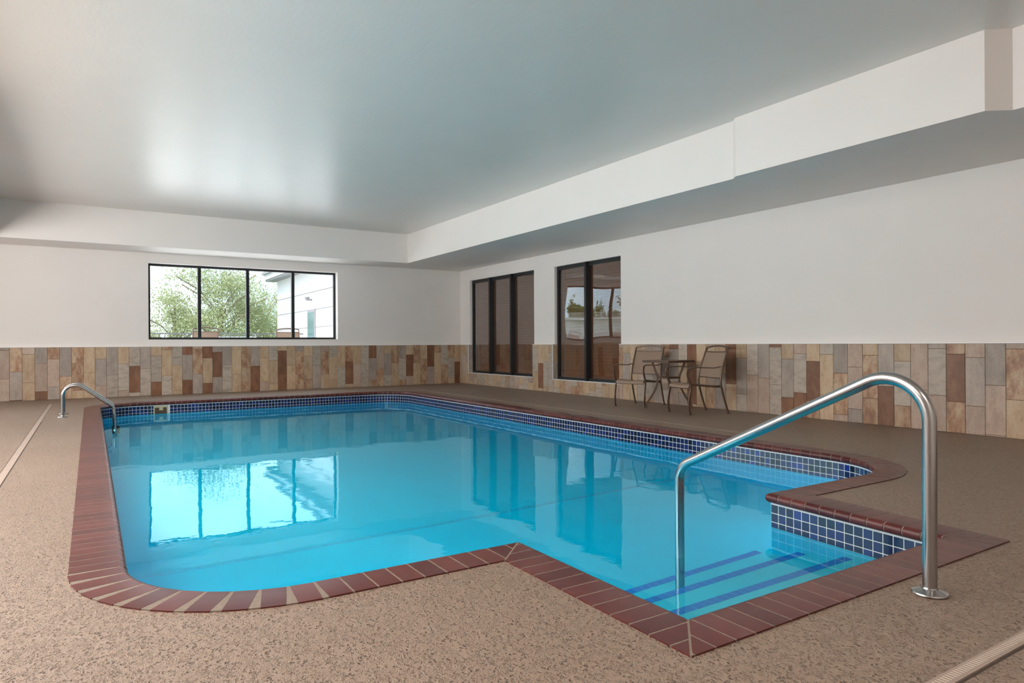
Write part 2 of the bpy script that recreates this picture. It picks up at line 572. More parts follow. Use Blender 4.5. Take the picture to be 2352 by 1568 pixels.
def fillet(pts, rads, n=8):
    """polyline with circular-ish rounded corners"""
    P = [Vector(p) for p in pts]
    out = [P[0]]
    for i in range(1, len(P) - 1):
        d0 = (P[i - 1] - P[i]).normalized()
        d1 = (P[i + 1] - P[i]).normalized()
        r = rads[i - 1]
        ang = math.acos(max(-1, min(1, d0.dot(d1))))
        L = r / math.tan(ang / 2)
        a, b_ = P[i] + d0 * L, P[i] + d1 * L
        bis = (d0 + d1).normalized()
        c = P[i] + bis * (r / math.sin(ang / 2))
        va, vb = a - c, b_ - c
        tot = va.angle(vb)
        for k in range(n + 1):
            t = k / n
            out.append(c + (va * math.sin((1 - t) * tot) + vb * math.sin(t * tot)) / math.sin(tot))
    out.append(P[-1])
    return out

def empty(name, loc=(0, 0, 0), rz=0.0, parent=None):
    e = bpy.data.objects.new(name, None)
    e.location = loc
    e.rotation_euler = (0, 0, rz)
    e.empty_display_size = 0.1
    COL.objects.link(e)
    if parent is not None:
        e.parent = parent
    return e

def tag(o, label=None, cat=None, group=None, kind=None):
    if label: o['label'] = label
    if cat: o['category'] = cat
    if group: o['group'] = group
    if kind: o['kind'] = kind
    return o

def copy_tree(o, parent=None):
    c = o.copy()
    COL.objects.link(c)
    c.parent = parent
    for ch in list(o.children):
        copy_tree(ch, c)
    return c

# ------------------------------------------------------------------ room dimensions
XR, YB = 7.986, 15.14            # faces of the tiled wainscot
XW, YW = 8.04, 15.19             # painted walls behind it
XL, YF = -3.3, -2.6
ZT = 0.975                       # top of the wainscot
ZS, ZC = 2.855, 3.51             # soffit, ceiling
PITCH = 0.18912

# ------------------------------------------------------------------ pool outline (nose line of the coping), counter-clockwise
RAD = 0.65
XN0, XN1, YN0, YN1 = 0.140, 5.527, 2.84, 13.32
Bp, Ap, Cp, Dp = (1.833, YN0), (1.833, 1.715), (3.665, 1.715), (3.76, YN0)
CORN = [  # (point, kind, radius)
    ((XN0, YN0), 'arc'), (Bp, 'mitre'), (Ap, 'mitre'), (Cp, 'mitre'), (Dp, 'mitre'),
    ((XN1, YN0), 'arc'), ((XN1, YN1), 'arc'), ((XN0, YN1), 'arc')]

def offset_loop(d, seg=10):
    """outline offset outwards (away from the water) by d"""
    out = []
    nC = len(CORN)
    for i, (p, k) in enumerate(CORN):
        a, b_ = Vector(CORN[i - 1][0]), Vector(CORN[(i + 1) % nC][0])
        p = Vector(p)
        d0 = (p - a).normalized()
        d1 = (b_ - p).normalized()
        n0, n1 = Vector((d0.y, -d0.x)), Vector((d1.y, -d1.x))      # outward for CCW
        if k == 'mitre':
            bis = (n0 + n1)
            out.append(tuple(p + bis * (d / (1 + n0.dot(n1)))))
        else:
            c = p - n0 * RAD - n1 * RAD
            a0 = math.atan2(n0.y, n0.x)
            for q in range(seg + 1):
                t = a0 + (math.pi / 2) * q / seg
                out.append((c.x + (RAD + d) * math.cos(t), c.y + (RAD + d) * math.sin(t)))
    return out

BW = 0.226          # coping width
TP = 0.030          # nose overhang beyond the tile face

def poly_mesh(name, loops, z):
    """flat polygon with holes"""
    tris = tessellate_polygon([[Vector((x, y, 0)) for x, y in l] for l in loops])
    vs = [(x, y, z) for l in loops for x, y in l]
    return mesh(name, vs, [tuple(t) for t in tris])

# floor
outer = [(XL, YF), (8.3, YF), (8.3, 15.5), (XL, 15.5)]
fl_me = poly_mesh('floor', [outer, offset_loop(BW - 0.004)[::-1]], 0.0)
bm = bmesh.new()
bm.from_mesh(fl_me)
for f in bm.faces:
    if f.normal.z < 0:
        f.normal_flip()
bm.to_mesh(fl_me)
bm.free()
floor = link('floor', fl_me, M['deck'])
tag(floor, 'tan textured pool deck around the pool', kind='structure')

# ceiling and soffits
ce = MB().quad((XL, YF, ZC), (XL, 14.2, ZC), (6.3, 14.2, ZC), (6.3, YF, ZC)).build('ceiling', M['ceiling'], fix=False)
tag(ce, kind='structure')
def prism(name, poly, z0, z1, mat, **kw):
    n_ = len(poly)
    vs = [(x, y, z0) for x, y in poly] + [(x, y, z1) for x, y in poly]
    tris = tessellate_polygon([[Vector((x, y, 0)) for x, y in poly]])
    fs = [tuple(t) for t in tris] + [tuple(i + n_ for i in t) for t in tris]
    fs += [(i, (i + 1) % n_, (i + 1) % n_ + n_, i + n_) for i in range(n_)]
    mb = MB().add(vs, fs)
    return mb.build(name, mat, **kw)
s1 = prism('trim_1', [(6.16, 14.2), (6.18, 5.06), (6.11, 4.97), (6.11, 2.51), (6.28, 2.38), (6.28, YF), (8.3, YF), (8.3, 14.2)], ZS, ZC + 0.1, M['wall'])
tag(s1, 'painted soffit over the right side of the deck', kind='structure')
s2 = prism('trim_2', [(XL, 14.2), (8.3, 14.2), (8.3, 15.5), (XL, 15.5)], ZS, ZC + 0.1, M['wall'])
tag(s2, 'painted soffit along the back wall', kind='structure')
s3 = prism('trim_3', [(XL, YF), (-1.42, YF), (-1.42, 14.2), (XL, 14.2)], ZS, ZC + 0.1, M['wall'])
tag(s3, 'painted soffit on the left side', kind='structure')

# walls with openings
def wall_with_holes(name, axis, pos, thick, u0, u1, z0, z1, holes):
    """axis 'x': plane X=pos (u=Y); axis 'y': plane Y=pos (u=X); thickness away from room"""
    us = sorted({u0, u1, *[h[0] for h in holes], *[h[1] for h in holes]})
    zs = sorted({z0, z1, *[h[2] for h in holes], *[h[3] for h in holes]})
    mb = MB()
    for i in range(len(us) - 1):
        for j in range(len(zs) - 1):
            cu, cz = (us[i] + us[i + 1]) / 2, (zs[j] + zs[j + 1]) / 2
            if any(h[0] < cu < h[1] and h[2] < cz < h[3] for h in holes):
                continue
            if axis == 'x':
                mb.box(min(pos, pos + thick), max(pos, pos + thick), us[i], us[i + 1], zs[j], zs[j + 1])
            else:
                mb.box(us[i], us[i + 1], min(pos, pos + thick), max(pos, pos + thick), zs[j], zs[j + 1])
    o = mb.build(name, M['wall'], fix=False)
    bm = bmesh.new()
    bm.from_mesh(o.data)
    bmesh.ops.remove_doubles(bm, verts=bm.verts, dist=1e-5)
    seen = {}
    for f in bm.faces:
        seen.setdefault(tuple(sorted(v.index for v in f.verts)), []).append(f)
    bmesh.ops.delete(bm, geom=[f for k, fs in seen.items() if len(fs) > 1 for f in fs], context='FACES_ONLY')
    bmesh.ops.recalc_face_normals(bm, faces=bm.faces)
    bm.to_mesh(o.data)
    bm.free()
    o['kind'] = 'structure'
    return o

WINB = (0.99, 4.84, 1.12, 2.662)              # back window opening (x0,x1,z0,z1)
WA = (11.83, 14.68, 0.275, 2.575)             # three-pane window
WB = (9.065, 11.085, 0.262, 2.565)            # two-pane window
wall_back = wall_with_holes('wall_back', 'y', YW, 0.31, XL, 8.3, 0, ZS + .05, [WINB])
wall_right = wall_with_holes('wall_right', 'x', XW, 0.26, YF, YW, 0, ZS + .05, [WA, WB])
LW = [(2.1, 12.7, 1.0, 2.5)]
wall_left = wall_with_holes('wall_left', 'x', XL, -0.25, YF, 15.5, 0, ZS + .05, LW)
wall_front = wall_with_holes('wall_front', 'y', YF, -0.2, XL - .25, 8.3, 0, ZC + .1, [])
# lid over the ceiling so that no sky leaks in
lid = MB().box(XL - .3, 8.35, YF - .25, 15.55, ZC + .1, ZC + .3).build('ceiling', M['void'])
tag(lid, kind='structure')

# dark room behind the right wall windows
lobby = MB()
lobby.box(10.0, 10.1, 8.0, 15.6, -0.1, 3.2)
lobby.box(8.3, 10.0, 8.0, 8.1, -0.1, 3.2)
lobby.box(8.3, 10.0, 15.5, 15.6, -0.1, 3.2)
lobby.box(8.3, 10.0, 8.1, 15.5, 3.1, 3.2)
lobby.box(8.3, 10.0, 8.1, 15.5, -0.1, 0.0)
tag(lobby.build('wall_lobby', M['void']), kind='structure')

# ------------------------------------------------------------------ wainscot tiles
TL, GAP = 0.520, 0.0038
def wall_tile(parent, wall, u0, u1, z0, z1, typ):
    """front face proud of the grout; u along the wall; own object with origin at its centre"""
    if u1 - u0 < 0.012 or z1 - z0 < 0.012:
        return
    g = GAP / 2
    u0, u1, z0, z1 = u0 + g, u1 - g, z0 + g, z1 - g
    cu, cz = (u0 + u1) / 2, (z0 + z1) / 2
    a, c = (u1 - u0) / 2, (z1 - z0) / 2
    e, d = 0.0015, 0.010
    if wall == 'b':
        P = lambda u, w, z: (u, -w, z)
    else:
        P = lambda u, w, z: (-w, u, z)
    vs = [P(-a, 0, -c), P(a, 0, -c), P(a, 0, c), P(-a, 0, c),
          P(-a, d - e, -c), P(a, d - e, -c), P(a, d - e, c), P(-a, d - e, c),
          P(-a + e, d, -c + e), P(a - e, d, -c + e), P(a - e, d, c - e), P(-a + e, d, c - e)]
    fs = [(4, 5, 1, 0), (5, 6, 2, 1), (6, 7, 3, 2), (7, 4, 0, 3), (8, 9, 5, 4), (9, 10, 6, 5), (10, 11, 7, 6), (11, 8, 4, 7), (8, 11, 10, 9)]
    if wall == 'r':
        fs = [tuple(reversed(f)) for f in fs]
    me = mesh('wall_tile', vs, fs)
    o = link('wall_tile', me, TM[typ], parent)
    # fixed to the face of the backing (10 mm behind the tile face)
    o.location = (cu, YB + 0.010, cz) if wall == 'b' else (XR + 0.010, cu, cz)
    return o

BACK = [  # per column from the left edge of the picture to the corner: (first joint as a fraction from the top, types from top down)
 (.05,'GPP'),(.455,'SG'),(.13,'PTT'),(.305,'GPB'),(.225,'SPG'),(.56,'GS'),(.31,'SST'),(.50,'TT'),(.235,'TGP'),(.56,'GL'),(.34,'TLP'),(.39,'LBL'),
 (.445,'GL'),(.19,'TLB'),(.068,'STL'),(.385,'LTT'),(.17,'BGB'),(.05,'TSG'),(.25,'BTB'),(.125,'GBG'),(.41,'GL'),(.075,'TTT'),(.47,'SS'),(.44,'GB'),
 (.26,'TTP'),(.32,'LTT'),(.11,'TBB'),(.445,'TT'),(.12,'GSS'),(.235,'TTS'),(.45,'LG'),(.14,'PST'),(.265,'LTT'),(.51,'TL'),(.38,'SBT'),(.45,'TP'),
 (.13,'LLL'),(.31,'BGS'),(.58,'PS'),(.20,'TGL'),(.44,'ST'),(.33,'GLS'),(.24,'TBP'),(.45,'ST'),(.35,'TS'),(.55,'BG'),(.19,'STT'),(.51,'LS'),(.33,'SLT'),(.44,'TB')]
RIGHT = [  # from Y=7.452+PITCH*? towards the camera; first entry spans Y 7.452..7.263
 (.43,'BBT'),(.43,'TT'),(.12,'TPS'),(.45,'TGP'),(.07,'BBT'),(.21,'TGL'),(.45,'LP'),(.49,'GP'),(.045,'BLL'),(.21,'TGB'),(.135,'PLB'),(.235,'TBS'),
 (.14,'LTT'),(.38,'GSP'),(.295,'PPG'),(.145,'TSS'),(.52,'GB'),(.21,'TLS'),(.54,'PP'),(.06,'GLP'),(.12,'SBS'),(.155,'PGP'),(.45,'GP'),(.06,'PST')]
FAR = [(.16,'TGT'),(.26,'TTT'),(.10,'TPL'),(.40,'PLS'),(.50,'LG'),(.22,'SPL'),(.08,'BGP'),(.26,'LTG')]   # Y from 8.97 down to 7.452
def column(parent, wall, u0, u1, frac, types, holes=()):
    # joints z from the top
    zs = [ZT]
    z = ZT - frac * ZT
    while z > 0:
        zs.append(z)
        z -= TL
    zs.append(0.0)
    for i in range(len(zs) - 1):
        typ = types[min(i, len(types) - 1)]
        z1, z0 = zs[i], zs[i + 1]
        pieces = [(u0, u1, z0, z1)]
        for (h0, h1, hz) in holes:     # opening h0..h1 above hz
            nxt = []
            for (a, b_, c, d) in pieces:
                if b_ <= h0 or a >= h1 or d <= hz:
                    nxt.append((a, b_, c, d))
                    continue
                if a < h0: nxt.append((a, h0, c, d))
                if b_ > h1: nxt.append((h1, b_, c, d))
                if c < hz: nxt.append((max(a, h0), min(b_, h1), c, hz))
            pieces = nxt
        for p in pieces:
            wall_tile(parent, wall, *p, typ)

# back wall columns: measured column 0 starts left of the picture
x_first = -1.2434 - PITCH            # joint list began at -1.2434 (right edge of the column cut by the frame)
wr = random.Random(3)
def rand_col(light=False):
    t = ''.join(wr.choice('TTTPPLLSGB' if not light else 'TTTPPLLTSL') for _ in range(3))
    return (wr.choice([.06, .12, .18, .24, .30, .36, .42, .48, .52]), t)
for i, (fr, ty) in enumerate(BACK):
    u0 = x_first + i * PITCH
    u1 = min(u0 + PITCH, XR)
    column(wall_back, 'b', u0, u1, fr, ty)
u = x_first + len(BACK) * PITCH
while u < XR - 0.01:
    column(wall_back, 'b', u, min(u + PITCH, XR), *rand_col())
    u += PITCH
u = x_first
while u > XL:
    column(wall_back, 'b', max(u - PITCH, XL), u, *rand_col())
    u -= PITCH
# backing of the wainscot
mb = MB().box(XL, XR + 0.010, YB + 0.010, YW, 0, ZT)
mb.build('backing', M['grout_tan'], wall_back)
mb = MB()
mb.box(XR + .010, XW, YF, WB[0], 0, ZT)
mb.box(XR + .010, XW, WB[0], WB[1], 0, WB[2])
mb.box(XR + .010, XW, WB[1], WA[0], 0, ZT)
mb.box(XR + .010, XW, WA[0], WA[1], 0, WA[2])
mb.box(XR + .010, XW, WA[1], YB + .05, 0, ZT)
mb.build('backing', M['grout_tan'], wall_right)
holes = [(WA[0], WA[1], WA[2]), (WB[0], WB[1], WB[2])]
Y0 = 7.452 + 0.0
for i, (fr, ty) in enumerate(RIGHT):
    column(wall_right, 'r', Y0 - (i + 1) * PITCH, Y0 - i * PITCH, fr, ty, holes)
yy = Y0 - len(RIGHT) * PITCH
while yy > 0.6:
    column(wall_right, 'r', yy - PITCH, yy, *rand_col(), holes)
    yy -= PITCH
for i, (fr, ty) in enumerate(FAR[::-1]):
    column(wall_right, 'r', Y0 + i * PITCH, Y0 + (i + 1) * PITCH, fr, ty, holes)
yy = Y0 + len(FAR) * PITCH
while yy < YB - 0.01:
    fr, ty = rand_col(True)
    if 14.75 < yy + PITCH < 14.97: fr, ty = .45, 'PT'
    if 11.25 < yy < 11.44: fr, ty = .40, 'TBT'
    column(wall_right, 'r', yy, min(yy + PITCH, YB), fr, ty, holes)
    yy += PITCH
# the side wall past the last tiles built singly: same wainscot, joined
mbs = MB()
for k in range(17):
    for (z0, z1) in ((0, .3), (.3, .82), (.82, ZT)):
        y1 = yy if False else 0.6 - k * PITCH
        mbs.box(XR, XR + .01, max(y1 - PITCH + .0035, YF), y1, z0 + .0017, z1 - .0017)
tag(mbs.build('wall_tile_run', TM['P'], wall_right), kind='stuff')
# tiled reveals of the two right-wall windows (far jambs face the camera)
for (w, ty) in ((WA, 'GL'), (WB, 'TL')):
    for (z0, z1, t_) in ((w[2], 0.60, ty[1]), (0.60, ZT, ty[0])):
        me = MB().box(XR + .012, 8.125, w[1] - .004, w[1] + .006, z0 + .002, z1 - .002).build('wall_tile', TM[t_], wall_right)
# metal edge trims on the wainscot
def trim_bar(name, x0, x1, y0, y1, z0, z1):
    o = MB().box(x0, x1, y0, y1, z0, z1).build(name, M['trim'])
    tag(o, kind='structure')
    return o
trim_bar('trim_4', XL, XR + .01, YB - .003, YB + .05, ZT, ZT + .010)
trim_bar('trim_5', XR - .003, XW, YF, WB[0], ZT, ZT + .010)
trim_bar('trim_5', XR - .003, XW, WB[1], WA[0], ZT, ZT + .010)
trim_bar('trim_5', XR - .003, XW, WA[1], YB, ZT, ZT + .010)
for w in (WA, WB):
    trim_bar('trim_6', XR - .004, 8.11, w[0], w[1], w[2] - .002, w[2] + .008)
    trim_bar('trim_6', XR - .004, XR + .008, w[1] - .004, w[1] + .006, w[2], ZT)

# ------------------------------------------------------------------ windows
def win_root(name, loc, label):
    e = empty(name, loc)
    return tag(e, label, kind='structure')
def bars(parent, name, boxes, mat):
    for bx in boxes:
        MB().box(*bx).build(name, mat, parent)
# back window: frame plane Y 15.36..15.42
w1 = win_root('window_1', (0, 0, 0), 'wide black framed four pane window in the back wall')
fy0, fy1 = 15.355, 15.425
x0, x1, z0, z1 = WINB
bars(w1, 'frame', [(x0, x0 + .045, fy0, fy1, z0, z1), (x1 - .045, x1, fy0, fy1, z0, z1),
                   (x0 + .045, x1 - .045, fy0, fy1, z1 - .045, z1), (x0 + .045, x1 - .045, fy0, fy1, z0, z0 + .045)], M['black'])
ms = [1.944, 2.904, 3.87]
bars(w1, 'mullion', [(c - .032, c + .032, fy0 - .01, fy1, z0 + .045, z1 - .045) for c in ms], M['black'])
ed = [x0 + .045] + [v for c in ms for v in (c - .032, c + .032)] + [x1 - .045]
for k in range(4):
    MB().box(ed[2 * k], ed[2 * k + 1], 15.385, 15.391, z0 + .045, z1 - .045).build('pane', M['glass'], w1)
# right wall windows
def side_window(name, w, mull, label):
    r = win_root(name, (0, 0, 0), label)
    y0, y1, z0, z1 = w
    X0, X1 = 8.105, 8.165
    fw = .05
    bars(r, 'frame', [(X0, X1, y0, y0 + fw, z0, z1), (X0, X1, y1 - fw, y1, z0, z1),
                      (X0, X1, y0 + fw, y1 - fw, z1 - .07, z1), (X0, X1, y0 + fw, y1 - fw, z0, z0 + .06)], M['black'])
    bars(r, 'mullion', [(X0 - .055, X1, c - .03, c + .03, z0 + .005, z1 - .002) for c in mull], M['black'])
    e = [y0 + fw] + [v for c in mull for v in (c - .03, c + .03)] + [y1 - fw]
    spans = []
    for k in range(len(e) // 2):
        MB().box(8.135, 8.140, e[2 * k], e[2 * k + 1], z0 + .06, z1 - .07).build('pane', M['mirror_glass'], r)
        spans.append((e[2 * k], e[2 * k + 1]))
    return spans
spA = side_window('window_2', WA, [12.80, 13.75], 'tall black framed window of three panes in the right wall')
spB = side_window('window_3', WB, [10.10], 'tall black framed window of two panes in the right wall')

def blind(y0, y1, z0, z1, label):
    e = empty('wooden_blind', (8.235, (y0 + y1) / 2, z0))
    tag(e, label, 'blind', 'stained wooden blinds in the side windows')
    h = (y1 - y0) / 2
    H = z1 - z0
    MB().box(-.02, .02, -h, h, 0.0, .13).build('bottom_rail', M['wood'], e)
    MB().box(-.02, .02, -h, h, H - .07, H).build('head_rail', M['wood'], e)
    MB().box(-.03, .03, -h, -h + .03, .13, H - .07).build('stile', M['wood'], e)
    MB().box(-.03, .03, h - .045, h, .13, H - .07).build('stile', M['wood'], e)
    n_ = int((H - .20) / .0605)
    p = (H - .20) / n_
    me = None
    for k in range(n_):
        zc = .13 + p * (k + .5)
        if me is None:
            a = math.radians(56)
            c, s_ = math.cos(a), math.sin(a)
            wd, th = .034, .002
            q = []
            for (u_, v_) in ((-wd, -th), (wd, -th), (wd, th), (-wd, th)):
                q.append((u_ * c - v_ * s_, u_ * s_ + v_ * c))
            vs = [(a_, -h + .045 if False else -h + .03, b_) for a_, b_ in q] + [(a_, h - .045, b_) for a_, b_ in q]
            me = mesh('slat', vs, [(0, 1, 5, 4), (1, 2, 6, 5), (2, 3, 7, 6), (3, 0, 4, 7), (3, 2, 1, 0), (4, 5, 6, 7)])
        o = link('slat', me, M['wood'], e)
        o.location = (0, 0, zc)
order = ['rightmost', 'middle', 'leftmost']
for k, (a, b_) in enumerate(spA):
    blind(a - .02, b_ + .02, WA[2] + .01, WA[3] - .01, 'brown slatted wooden blind behind the %s pane of the three pane window' % order[k])
for k, (a, b_) in enumerate(spB):
    blind(a - .02, b_ + .02, WB[2] + .01, WB[3] - .01, 'brown slatted wooden blind behind the %s pane of the two pane window' % ['right', 'left'][k])

# ------------------------------------------------------------------ pool
pool = empty('swimming_pool', (0, 0, 0))
tag(pool, 'indoor swimming pool with cobalt waterline tiles and a stepped entry alcove', 'pool')
ZWAT = -0.208
tile_loop = offset_loop(TP, 10)
# shell walls
mb = MB()
L = offset_loop(TP + .004, 10)
nL = len(L)
for i in range(nL):
    a, b_ = L[i], L[(i + 1) % nL]
    mb.quad((a[0], a[1], -2.3), (b_[0], b_[1], -2.3), (b_[0], b_[1], -.243), (a[0], a[1], -.243))
# floor: shallow, break at Y=4.9, then sloping to the deep end
mb.quad((-.1, 1.6, -1.08), (5.8, 1.6, -1.08), (5.8, 4.92, -1.10), (-.1, 4.92, -1.10))
mb.quad((-.1, 4.92, -1.10), (5.8, 4.92, -1.10), (5.8, 13.6, -1.45), (-.1, 13.6, -1.45))
shell = mb.build('pool_shell', M['plaster'], pool, fix=False)
# step blocks of the alcove
def xr_at(y):   # right wall of the alcove at y
    return 3.665 + (3.76 - 3.665) * (y - 1.715) / (YN0 - 1.715) + TP
for (y0, y1, zt) in ((1.66, 2.245, -.33), (2.245, 2.58, -.56), (2.58, 2.90, -.80)):
    MB().box(1.80, 3.80, y0, y1, -1.2, zt).build('step', M['plaster'], pool)
for (yn, zt) in ((2.245, -.33), (2.58, -.56), (2.90, -.80)):
    x = 1.83
    while x + .058 < xr_at(yn) + .002:
        MB().box(x + .002, x + .056, yn - .052, yn + .002, zt, zt + .003).build('step_tile', M['step_tile'], pool)
        x += .058
# dark line where the floor starts to slope
mb = MB()
x = .13
while x < 5.5:
    mb.box(x, x + .054, 4.87, 4.92, -1.10, -1.094)
    x += .058
tag(mb.build('floor_stripe', M['stripe'], pool), 'pale blue tile line across the pool floor', kind='stuff')

# grout band behind the waterline tiles
mb = MB()
Lg = offset_loop(TP + .0004, 18)
for i in range(len(Lg)):
    a, b_ = Lg[i], Lg[(i + 1) % len(Lg)]
    mb.quad((a[0], a[1], -.246), (b_[0], b_[1], -.246), (b_[0], b_[1], -.05), (a[0], a[1], -.05))
mb.build('grout_band', M['grout_white'], pool, fix=False)

# walk the tile line at arc length
def walker(loop):
    P = [Vector((x, y, 0)) for x, y in loop]
    seg = []
    tot = 0
    for i in range(len(P)):
        a, b_ = P[i], P[(i + 1) % len(P)]
        d = (b_ - a).length
        seg.append((tot, d, a, (b_ - a) / d if d > 1e-9 else Vector((1, 0, 0))))
        tot += d
    return seg, tot
segs = []
# merge collinear: straight segments between corners and arcs separately
TPI = 0.058
skimmer_x = (0.94, 1.17)
single, joined = [], []
Lt = offset_loop(TP, 18)
runs = []
idx = 0
# build runs: list of polylines
k = 0
arcpts = 19
pos = []
for (p, kd) in CORN:
    if kd == 'mitre':
        pos.append(('m', [Lt[k]])); k += 1
    else:
        pos.append(('a', Lt[k:k + arcpts])); k += arcpts
for i in range(len(pos)):
    if pos[i][0] == 'a':
        runs.append(('arc', pos[i][1]))
    nxt = pos[(i + 1) % len(pos)]
    runs.append(('line', [pos[i][1][-1], nxt[1][0]]))
def resample(pl, step):
    """points about step apart along the polyline, evenly"""
    P = [Vector(p) for p in pl]
    ls = [0]
    for i in range(1, len(P)):
        ls.append(ls[-1] + (P[i] - P[i - 1]).length)
    tot = ls[-1]
    n_ = max(1, round(tot / step))
    out = []
    for q in range(n_ + 1):
        s_ = tot * q / n_
        j = max(1, next((i for i in range(1, len(ls)) if ls[i] >= s_ - 1e-9), len(ls) - 1))
        t_ = (s_ - ls[j - 1]) / (ls[j] - ls[j - 1])
        out.append(P[j - 1].lerp(P[j], t_))
    return out
def tile_box(mb, a, b_, z0, z1, g=.0023, d=.0004):
    t_ = (b_ - a).normalized()
    nn = Vector((-t_.y, t_.x))       # towards the water (CCW loop: left side)
    a2, b2 = a + t_ * g, b_ - t_ * g
    z0, z1 = z0 + g, z1 - g
    f0, f1 = nn * (-.002), nn * d
    e = .0003
    A, B_ = a2 + f0, b2 + f0
    C, D_ = a2 + f1, b2 + f1
    C1, D1 = C + t_ * e, D_ - t_ * e
    mb.add([(A.x, A.y, z0), (B_.x, B_.y, z0), (B_.x, B_.y, z1), (A.x, A.y, z1),
            (C1.x, C1.y, z0 + e), (D1.x, D1.y, z0 + e), (D1.x, D1.y, z1 - e), (C1.x, C1.y, z1 - e)],
           [(0, 1, 5, 4), (1, 2, 6, 5), (2, 3, 7, 6), (3, 0, 4, 7), (4, 5, 6, 7)])
rest = MB()
cnt = 0
zr = [(-.065 - .058 * (q + 1), -.065 - .058 * q) for q in range(3)]
for kd, pl in runs:
    pts = resample(pl, TPI)
    for i in range(len(pts) - 1):
        a, b_ = pts[i], pts[i + 1]
        c = (a + b_) / 2
        if c.y > 13 and skimmer_x[0] < c.x < skimmer_x[1]:
            continue
        own = (3.6 < c.x < 3.85 and c.y < 2.87) or (c.x > 5.0 and 2.8 < c.y < 7.15)
        for (z0, z1) in zr:
            if own and cnt < 300:
                m_ = MB()
                tile_box(m_, a, b_, z0, z1)
                m_.build('waterline_tile', M['cobalt'], pool, fix=False)
                cnt += 1
            else:
                tile_box(rest, a, b_, z0, z1)
tag(rest.build('waterline_tile_band', M['cobalt'], pool, fix=False), kind='stuff')
# skimmer mouth
sk = MB()
yb = YN1 + TP
sk.box(skimmer_x[0], skimmer_x[0] + .02, yb - .004, yb + .10, -.24, -.066)
sk.box(skimmer_x[1] - .02, skimmer_x[1], yb - .004, yb + .10, -.24, -.066)
sk.box(skimmer_x[0] + .02, skimmer_x[1] - .02, yb - .004, yb + .10, -.10, -.066)
sk.box(skimmer_x[0] + .09, skimmer_x[1] - .08, yb - .003, yb + .02, -.15, -.10)
so_ = sk.build('skimmer', M['skimmer'], pool)
MB().box(skimmer_x[0] + .02, skimmer_x[1] - .02, yb - .001, yb + .05, -.24, -.10).build('throat', M['skimmer_dark'], so_)

# ------------------------------------------------------------------ water
Lw = offset_loop(TP + .012, 10)
nw = len(Lw)
tris = tessellate_polygon([[Vector((x, y, 0)) for x, y in Lw]])
vs = [(x, y, ZWAT) for x, y in Lw] + [(x, y, -2.35) for x, y in Lw]
fs = [tuple(t_) for t_ in tris] + [tuple(i + nw for i in reversed(t_)) for t_ in tris]
fs += [(i, i + nw, (i + 1) % nw + nw, (i + 1) % nw) for i in range(nw)]
water = MB().add(vs, fs).build('pool_water', M['water'])
tag(water, 'calm clear turquoise water filling the swimming pool', 'water', kind='stuff')

# ------------------------------------------------------------------ coping of bull-nosed bricks
coping = empty('pool_coping', (0, 0, 0))
tag(coping, 'dark red bull-nosed brick coping around the pool edge', 'coping')
ZB = 0.006     # brick top just above the deck
TH = 0.062
def profile(shrink=0.0):
    """(outward distance from nose, z), closed"""
    r = TH / 2
    zc = ZB - r
    pr = [(BW - shrink, ZB - shrink), ]
    for q in range(7):
        a = math.pi / 2 + math.pi * q / 6
        pr.append((r + (r - shrink) * math.cos(a), zc + (r - shrink) * math.sin(a)))
    pr.append((BW - shrink, ZB - TH + shrink))
    return pr
PR = profile()
def brick_mesh(o, t_, nrm, w):
    """local brick: centred on o along t_, nrm outward"""
    n_ = len(PR)
    vs = []
    for s_ in (-w / 2, w / 2):
        for (d, z) in PR:
            p = o + t_ * s_ + nrm * d
            vs.append((p.x, p.y, z))
    fs = [(i, (i + 1) % n_, (i + 1) % n_ + n_, i + n_) for i in range(n_)]
    fs.append(tuple(range(n_)))
    fs.append(tuple(reversed(range(n_, 2 * n_))))
    return vs, fs
brest = MB()
bcount = 0
def put_brick(vs, fs, planes):
    global bcount
    cx = sum(v[0] for v in vs) / len(vs)
    cy = sum(v[1] for v in vs) / len(vs)
    me = mesh('brick', vs, fs)
    bm = bmesh.new()
    bm.from_mesh(me)
    for (pc, pn) in planes:
        bmesh.ops.bisect_plane(bm, geom=bm.verts[:] + bm.edges[:] + bm.faces[:], plane_co=pc, plane_no=pn, clear_outer=True)
        if not bm.faces:
            break
        bmesh.ops.holes_fill(bm, edges=bm.edges[:], sides=0)
    if len(bm.faces) < 4:
        bm.free()
        return
    bmesh.ops.recalc_face_normals(bm, faces=bm.faces)
    bm.to_mesh(me)
    bm.free()
    if cy > 12.2 and cx < 0.6 or (cx < 0.5 and cy > 9.6):
        brest.add([v.co for v in me.vertices], [tuple(p.vertices) for p in me.polygons])
        return
    bcount += 1
    o = link('brick', me, M['brick'], coping)
    for p in me.polygons:
        p.use_smooth = True
    me.set_sharp_from_angle(angle=math.radians(38))
PB = 0.0998
JG = 0.0088
loopN = [Vector(p) for p, _ in CORN]
nC = len(CORN)
